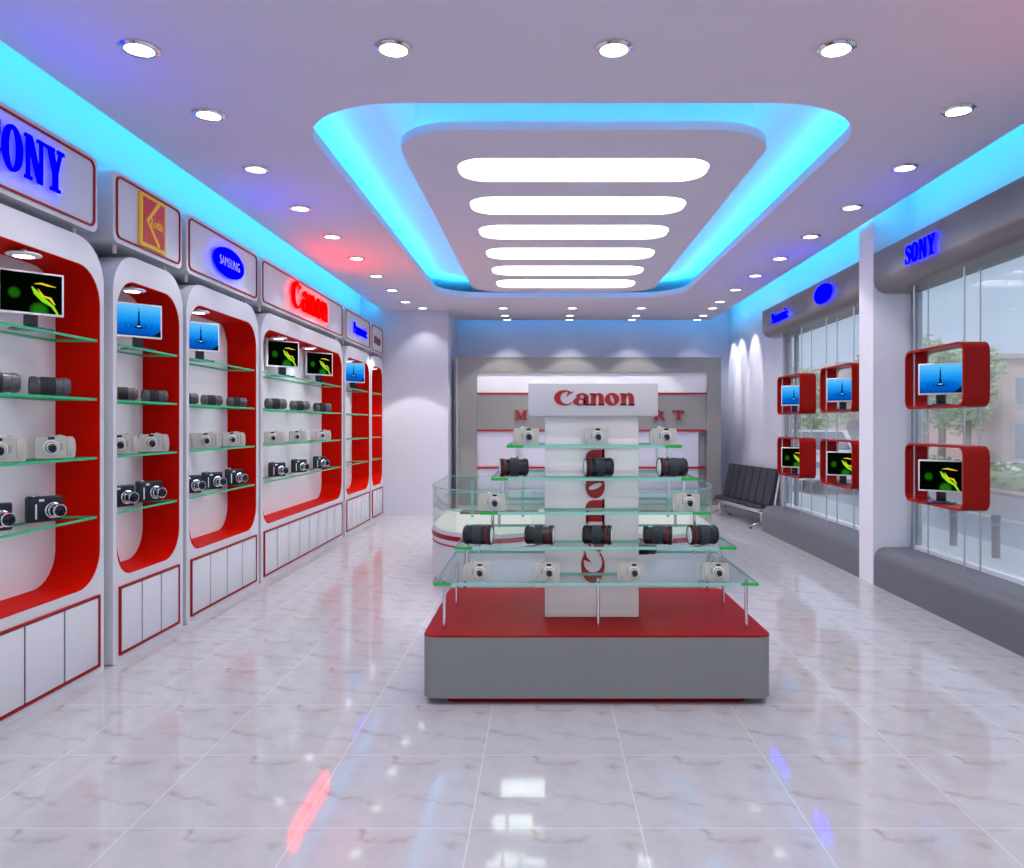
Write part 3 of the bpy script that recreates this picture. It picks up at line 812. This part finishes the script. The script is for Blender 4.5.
def at_px(px, d): return (px - 544.0) * d / 772.0
def tier(proto, k, pxs, what, rots, dy=.07):
    z, hw, yf, yb = TIERS[k]; d = yf + dy
    tn = ['lowest', 'lower-middle', 'middle', 'upper-middle', 'top'][k]
    n = len(pxs)
    for i, px in enumerate(pxs):
        pos = {2: ['left', 'right'], 3: ['leftmost', 'middle', 'rightmost'], 4: ['leftmost', 'second from left', 'third from left', 'rightmost'],
               5: ['leftmost', 'second from left', 'middle', 'fourth from left', 'rightmost']}[n][i]
        lab = f'{what} on the {tn} tier of the centre stand, {pos}'
        proto.put((at_px(px, d), d, z), R(rots[i]), lab, f'{what}s on the centre stand', 0.98 if 'lens' in what else 1.0)
tier(SILV, 4, (526, 595, 663), 'silver compact camera', (0, 0, 0), .05)
tier(LENS, 3, (514, 599, 672.5), 'black lens with red ring', (8, 8, 8))
tier(SILV, 2, (492, 686), 'silver compact camera', (0, 0), .05)
tier(LENS, 1, (478, 539.5, 597, 657.5, 703), 'black lens with red ring', (171, 171, 171, 171, 8))
tier(SILV, 0, (477, 546, 631, 715), 'silver compact camera', (0, 0, 0, 0), .06)
TELE.put((at_px(645, 4.80), 4.80, TIERS[0][0]), 0, 'small grey zoom lens at the back of the lowest tier of the centre stand', 'grey zoom lens on the centre stand', .74)

# ------------------------------------------------------------------ round-ended glass counters behind the stand
def bullet(cx, a, bb_, yn, yb, n=22):
    """outline rounded towards the camera, straight behind"""
    P = [(cx - a, yb)]
    for k in range(n + 1):
        th = pi + pi * k / n
        P.append((cx + a * cos(th), yn + bb_ + bb_ * sin(th)))
    P.append((cx + a, yb))
    return P
def counter(cx, label):
    t = thing('glass_counter', label, 'glass counter', (cx, 7.35, 0), 0, 'glass counters behind the centre stand')
    O = lambda d: bullet(0, .59 - d, .88 - d, -.88 + d, 1.1 - d)
    b = NB(); prism(b, O(.03), [], 0, .06); prism(b, O(0), [], .06, .48); obj('base', b, 'white', t)
    for z0, z1 in ((.405, .446), (.352, .366)):
        b = NB(); prism(b, O(-.004), [O(.002)], z0, z1); obj('stripe', b, 'redline', t)['label'] = 'red stripe'
    b = NB(); prism(b, O(.03), [], .48, .486); obj('display_floor', b, 'glowwhite', t)  # white floor of the counter that glows by itself
    b = NB(); prism(b, O(.0), [O(.008)], .48, .84); obj('glass_wall', b, 'counterglass', t)
    b = NB(); prism(b, O(.0), [], .84, .850, None, 0, 1); obj('glass_top', b, ['counterglass', 'edgeteal'], t, smooth=False)
    b = NB(); prism(b, O(.012), [], .66, .668, None, 0, 1); obj('glass_shelf', b, ['counterglass', 'edgeteal'], t, smooth=False)
    for x in (-.25, .25):
        b = NB(); box(b, x - .012, x + .012, .30, .33, .486, .84); obj('glass_post', b, 'edgeteal', t)
    b = NB(); box(b, -.4, .4, .55, .8, .486, .51, .004); obj('board', b, 'boardbrown', t)['label'] = 'plain brown tray'  # plain brown board for the brown bar inside the counter
counter(-.46, 'round-ended glass counter with red striped white base, left behind the centre stand')
counter(.98, 'round-ended glass counter with red striped white base, right behind the centre stand')

# ------------------------------------------------------------------ feature panel on the far wall
t = thing('feature_panel', 'grey framed feature panel with white lit strip and red capitals on the far wall', 'wall panel', (.72, 12.3, 0))
xz = lambda u, v, q: V(u - .72, q, v)
PX0, PX1 = -1.378, 2.82; NX0, NX1 = -1.07, 2.60
b = NB(); prism(b, rect(PX0, PX1, .12, 2.48), [rect(NX0, NX1, .15, 2.24)], 0, .5, xz); obj('surround', b, 'greypanel', t)
b = NB(); box(b, PX0 - .72 - .015, PX0 - .72, -.01, .5, .0, 2.49); obj('edge_strip', b, 'beige', t)
b = NB(); box(b, PX0 - .72, PX1 - .72, -.02, .55, 0, .12); obj('base', b, 'beige', t)
b = NB(); prism(b, rect(NX0, NX1, .15, 2.24), [], .22, .28, xz); obj('niche_back', b, 'wall', t)
def zpx(y): return 1.4 + (425 - y) * 12.3 / 772
b = NB(); prism(b, rect(NX0, NX1, zpx(392.5), 2.24), [], .04, .22, xz); obj('light_panel', b, 'backpanel', t)
b = NB(); prism(b, rect(NX0, NX1, zpx(429.5), zpx(394.3)), [], .03, .22, xz); obj('letter_band', b, 'greypanel', t)
b = NB(); prism(b, rect(NX0, 2.47, .15, zpx(431.3)), [], .05, .22, xz); obj('lower_panel', b, 'wall', t)
for y in (393.4, 430.4, 467.6):
    b = NB(); prism(b, rect(NX0, NX1, zpx(y + .9), zpx(y - .9)), [], .02, .22, xz); obj('red_line', b, 'letterred', t)
def serif(ch, fn, w, h, bm, d0, d1):
    P = []
    if ch == 'M':
        P = [rect(.12, .22, 0, 1), rect(.72, .92, 0, 1), [(.12, 1), (.34, 1), (.56, .18), (.48, 0)], [(.72, 1), (.80, 1), (.52, 0), (.46, .1)], rect(0, .34, 0, .08), rect(.62, 1.02, 0, .08), rect(0, .3, .92, 1), rect(.72, 1.02, .92, 1)]
    if ch == 'T':
        P = [rect(.38, .62, 0, 1), rect(.05, .95, .9, 1), rect(.25, .75, 0, .07), [(.05, 1), (.05, .68), (.10, .68), (.2, .92)], [(.95, 1), (.95, .68), (.90, .68), (.8, .92)]]
    if ch == 'R':
        P = [rect(.12, .34, 0, 1), rect(0, .46, 0, .07), rect(0, .3, .93, 1), [(.40, .5), (.60, .52), (.98, .06), (1.02, 0), (.74, 0)]]
        f = lambda p: fn((p[0] - .5) * w, (p[1] - .5) * h, 0)
        prism(bm, ell(.34, .73, .50, .27, 14, 0, -pi / 2, pi / 2, False), [ell(.38, .73, .24, .19, 12, 0, 0, 2 * pi)], d0, d1, lambda u, v, q: fn((u - .5) * w, (v - .5) * h, q))
    for p in P: prism(bm, p, [], d0, d1, lambda u, v, q: fn((u - .5) * w, (v - .5) * h, q))
b = NB()
for ch, x in (('M', -.37), ('R', 1.835), ('T', 2.145)):
    serif(ch, lambda u, v, q, x=x: V(x - .72 + u, q, 1.56 + v), .20, .145, b, .0, .03)
obj('lettering', b, 'letterred', t)

# ------------------------------------------------------------------ waiting bench
t = thing('waiting_bench', 'black padded waiting bench on chrome legs against the right wall', 'bench', (2.935, 11.28, 0), R(8))
L2 = .86
def bench_pad(bm, p0, p1, thick, n=7):
    """row of n padded channels between lines p0 and p1 (x, z) running along Y"""
    d = V(p1[0] - p0[0], 0, p1[1] - p0[1]); nn = V(-d.z, 0, d.x).normalized()
    for k in range(n):
        y0 = -L2 + 2 * L2 * k / n + .0015; y1 = -L2 + 2 * L2 * (k + 1) / n - .0015
        vs = box(bm, 0, 1, y0, y1, 0, 1, 0)
        for v in vs:
            q = V(p0[0], 0, p0[1]) + d * v.co.x + nn * thick * (v.co.z - .5); v.co = V(q.x, v.co.y, q.z)
        es = list({e for v in vs for e in v.link_edges}); bmesh.ops.bevel(bm, geom=es, offset=.016, segments=3, affect='EDGES')
b = NB(); bench_pad(b, (.01, .295), (.115, .80), .05); obj('backrest', b, 'leather', t)
b = NB(); bench_pad(b, (-.145, .285), (.015, .275), .05); obj('seat', b, 'leather', t)
b = NB(); box(b, -.12, -.06, -L2 - .02, L2 + .02, .20, .248, .004); box(b, -.165, -.150, -L2, L2, .215, .262, .004); obj('beam', b, 'chrome', t)
for y in (-L2 - .01, L2 + .01):
    b = NB(); sweep(b, [(-.16, y, .262), (.02, y, .245), (.055, y, .29), (.145, y, .80)], .014, 8); obj('side_frame', b, 'chrome', t)
for y in (-L2 + .06, L2 - .10):
    b = NB(); tube(b, (-.09, y, .22), (-.09, y, .09), .022, 12)
    sweep(b, [(-.25, y, .02), (-.17, y, .05), (-.09, y, .09), (-.01, y, .05), (.07, y, .02)], .014, 8)
    lg = obj('leg', b, 'chrome', t)
    for x in (-.25, .07):
        b = NB(); lathe(b, [(0, .022), (.012, .022), (.018, .012)], (x, y, 0), (0, 0, 1), 14); obj('foot', b, 'blackplastic', lg)

# ------------------------------------------------------------------ hanging red frames in the windows
cols = [(5.52, 6.42, 'in the nearest window'), (7.42, 8.29, 'just beyond the white pillar'), (8.94, 9.81, 'at the far end of the windows')]
YZf = lambda u, v, q: V(q, u, v)
for y0, y1, where in cols:
    yc = (y0 + y1) / 2; h = (y1 - y0) / 2
    t = thing('hanging_rack', f'pair of red open frames hanging on steel rods, {where}', 'display rack', (3.0 if y0 < 6 else 2.962, yc, .33), 0, 'hanging racks in the windows')
    for x, y in ((.045, -h + .07), (.045, h - .07), (.16, -h + .07), (.16, h - .07)):
        b = NB(); tube(b, (x, y, 0), (x, y, 2.218), .006, 10); obj('rod', b, 'steel', t)
    for zb, lv, kind in ((1.53, 'upper', 'water'), (.775, 'lower', 'plant')):
        b = NB(); prism(b, rrect(-h, h, zb - .33, zb + .145, .075, 8), [rrect(-h + .017, h - .017, zb - .313, zb + .128, .06, 8)], 0, .19, YZf); obj('display_box', b, 'redframe', t)
        pc = 'blue water' if kind == 'water' else 'green plant'
        MON[kind].put((3.085 if y0 < 6 else 3.05, yc + .03, zb + .0175), R(-42), f'{pc} monitor in the {lv} red frame, {where}', 'monitors in the red frames', 1.12)

# ------------------------------------------------------------------ outside
b = NB(); box(b, 3.34, 4.2, -6, 60, -.2, -.02); tag(obj('grass_verge', b, 'grass'), 'strip of pale grass just outside the shop windows', 'grass', kind='structure')
b = NB(); box(b, 4.2, 5.4, -6, 60, -.2, -.01); struct('pavement', b, 'paving', 'pale pavement with bollards outside the windows', 'pavement')
b = NB(); box(b, 5.4, 6.8, -6, 60, -.2, -.03); struct('road', b, 'asphalt', 'grey road outside the windows', 'road')
b = NB(); box(b, 6.8, 60, -6, 60, -.2, -.015); struct('ground', b, 'paving', 'pale ground beyond the road', 'ground')
b = NB(); box(b, 7.0, 7.22, 4, 40, -.015, .33); box(b, 6.97, 7.25, 4, 40, .33, .38)
tag(obj('brick_wall', b, 'brick'), 'low pale red brick wall beyond the road', 'wall', kind='structure')
BO = None
for i, y in enumerate((8.2, 9.05, 9.9)):
    t = thing('bollard', '-', 'bollard', (4.8, y, -.01))
    b = NB(); lathe(b, [(0, .042), (.40, .042), (.42, .05), (.44, .05), (.455, .035), (.46, .0)], (0, 0, 0), (0, 0, 1), 16); obj('post', b, 'bollard', t)
    b = NB(); lathe(b, [(.34, .0425), (.341, .044), (.37, .044), (.371, .0425)], (0, 0, 0), (0, 0, 1), 16, cap=False); obj('band', b, 'frame_grey', t)
    t['label'] = 'grey bollard on the pavement outside the nearest window, ' + ['right one', 'middle one', 'left one'][i]; t['group'] = 'bollards on the pavement'

def leaf_cloud(bm, c, r, n, size, flat=1.0):
    for _ in range(n):
        while True:
            p = V(random.uniform(-1, 1), random.uniform(-1, 1), random.uniform(-1, 1))
            if .3 < p.length < 1: break
        q = V(c[0] + p.x * r[0], c[1] + p.y * r[1], c[2] + p.z * r[2])
        a = V(random.uniform(-1, 1), random.uniform(-1, 1), random.uniform(-1, 1)).normalized(); _, u, w = basis(a)
        s = size * random.uniform(.6, 1.3)
        bm.faces.new([bm.verts.new(q + u * s), bm.verts.new(q + w * s * .6), bm.verts.new(q - u * s), bm.verts.new(q - w * s * .6)])
def tree(x, y, h, r, label, lf='leaf', n=3600):
    t = thing('tree', label, 'tree', (x, y, -.015), 0, 'trees beyond the road')
    b = NB(); sweep(b, [(0, 0, 0), (.03, .02, h * .3), (-.02, .04, h * .6), (.02, 0, h * .85)], .10 + .01 * h, 8); obj('trunk', b, 'bark', t)
    b = NB()
    for k in range(9):
        a = random.uniform(0, 2 * pi); rr = random.uniform(.1, .6) * r
        leaf_cloud(b, (rr * cos(a), rr * sin(a), h * random.uniform(.45, .85)), (r * .62, r * .62, h * .22), n // 9, .07 + .012 * r)
    obj('crown', b, lf, t, smooth=False)
tree(9.3, 19.5, 3.7, 1.5, 'broad green tree seen through the nearest window, left of the pink building')
tree(15.2, 29.5, 4.4, 1.5, 'taller green tree farther back through the nearest window, left of the pink building', 'leaf')
tree(14.4, 26.3, 3.9, 1.05, 'pale green tree touching the left edge of the near pink building', 'leaf2')
tree(11.0, 31.5, 3.6, 1.8, 'green tree seen through the far window, right of the others there', 'leaf')
tree(8.3, 25.4, 3.3, 1.7, 'pale green tree seen at the far end of the far window', 'leaf2')
b = NB(); box(b, 7.55, 8.15, 5, 26, -.015, .62, .05)
leaf_cloud(b, (7.85, 15, .42), (.36, 11, .36), 5200, .06)
tag(obj('hedge', b, 'hedge', smooth=False), 'clipped green hedge behind the low brick wall', 'hedge')
def building(x0, x1, y0, y1, h, wins, label):
    t = thing('building', label, 'building', (x0, y0, -.015), 0, 'pink buildings outside')
    b = NB(); box(b, 0, x1 - x0, 0, y1 - y0, 0, h, .02); obj('walls', b, 'brickpink', t)
    b = NB(); box(b, -.15, x1 - x0 + .15, -.15, y1 - y0 + .15, h, h + .18); obj('roof', b, 'beige', t)
    for a, c, z0, z1 in wins:
        b = NB(); prism(b, rect(a - .08, c + .08, z0 - .08, z1 + .08), [rect(a, c, z0, z1)], -.06, .02, lambda u, v, q: V(u, q, v)); f = obj('window_frame', b, 'beige', t)
        b = NB(); box(b, a, c, -.02, .02, z0, z1); obj('pane', b, 'winext', f)
building(17.8, 31, 30, 40, 4.0, [(.5, 1.3, 2.2, 3.25), (2.2, 3.0, 2.2, 3.25), (.45, 1.4, .1, 1.45), (2.2, 3.1, .1, 1.45)], 'pale pink building seen at the right edge through the nearest window')
building(13.3, 15.8, 35, 43, 4.1, [(.4, 1.1, 2.4, 3.4), (1.7, 2.4, 2.4, 3.4), (.4, 1.1, .5, 1.6)], 'pale pink building seen through the far window beside the pillar')

def car(x, y, label):
    t = thing('car', label, 'car', (x, y, -.02))
    side = [(-2.0, .32), (-1.95, .62), (-1.2, .80), (-.72, .84), (-.2, 1.30), (1.15, 1.32), (1.75, .92), (2.0, .84), (2.03, .34), (1.75, .28), (-1.8, .28)]
    b = NB(); prism(b, side, [], -.78, .78, lambda u, v, q: V(q, u, v))
    bmesh.ops.bevel(b, geom=[e for e in b.edges if len(e.link_faces) == 2 and e.calc_face_angle(0) > .5], offset=.05, segments=3, affect='EDGES')
    obj('body', b, 'carpaint', t)
    b = NB(); wn = [(-.55, .90), (-.16, 1.24), (1.1, 1.26), (1.5, .94)]
    prism(b, wn, [], -.787, .787, lambda u, v, q: V(q, u, v)); obj('side_windows', b, 'carglass', t)
    b = NB(); prism(b, [(-.70, .90), (-.26, 1.27), (-.24, 1.25), (-.66, .88)], [], -.66, .66, lambda u, v, q: V(q, u, v)); obj('windscreen', b, 'carglass', t)
    for u in (-1.3, 1.3):
        for s in (-1, 1):
            b = NB(); lathe(b, [(0, .22), (.01, .30), (.17, .31), (.18, .22)], (s * .70 - .09, u, .31), (1, 0, 0), 22); wh = obj('wheel', b, 'tyre', t)
            b = NB(); lathe(b, [(-.092, .0), (-.095, .17), (.095, .17), (.092, 0)], (s * .70, u, .31), (1, 0, 0), 18); obj('hub_cap', b, 'frame_grey', wh)
    for s in (-1, 1):
        b = NB(); box(b, s * .56 - .13, s * .56 + .13, -1.985, -1.90, .56, .68, .02); obj('headlamp', b, 'frame_grey', t)
car(6.05, 17.6, 'white car on the road, seen low through the far window')

# ------------------------------------------------------------------ world, camera
w = bpy.data.worlds.new('sky'); scn.world = w; w.use_nodes = True
bg = w.node_tree.nodes['Background']
bg.inputs[0].default_value = lin((184, 206, 230)); bg.inputs[1].default_value = 1.4
sl = bpy.data.lights.new('sun', 'SUN'); sl.energy = 2.2; sl.angle = R(6); sl.color = (1, .96, .9)
so = bpy.data.objects.new('sun', sl); COL.objects.link(so); so.rotation_euler = V(.8, .33, -.62).to_track_quat('-Z', 'Y').to_euler()

cam = bpy.data.cameras.new('camera'); co = bpy.data.objects.new('camera', cam); COL.objects.link(co)
co.location = (0, 0, 1.4); co.rotation_euler = (R(90), 0, 0)
cam.sensor_width = 36; cam.lens = 772 / 1024 * 36
cam.shift_x = -(544 - 512) / 1024; cam.shift_y = -(434 - 425) / 1024
cam.clip_start = .02; cam.clip_end = 200
scn.camera = co
vs = scn.view_settings
vs.view_transform = 'Standard'; vs.look = 'None'; vs.gamma = 1.0; vs.use_curve_mapping = False
vs.exposure = -0.25
cy = scn.cycles
cy.max_bounces = 8; cy.diffuse_bounces = 5; cy.glossy_bounces = 4; cy.transparent_max_bounces = 24
cy.caustics_reflective = False; cy.caustics_refractive = False
cy.sample_clamp_indirect = 6
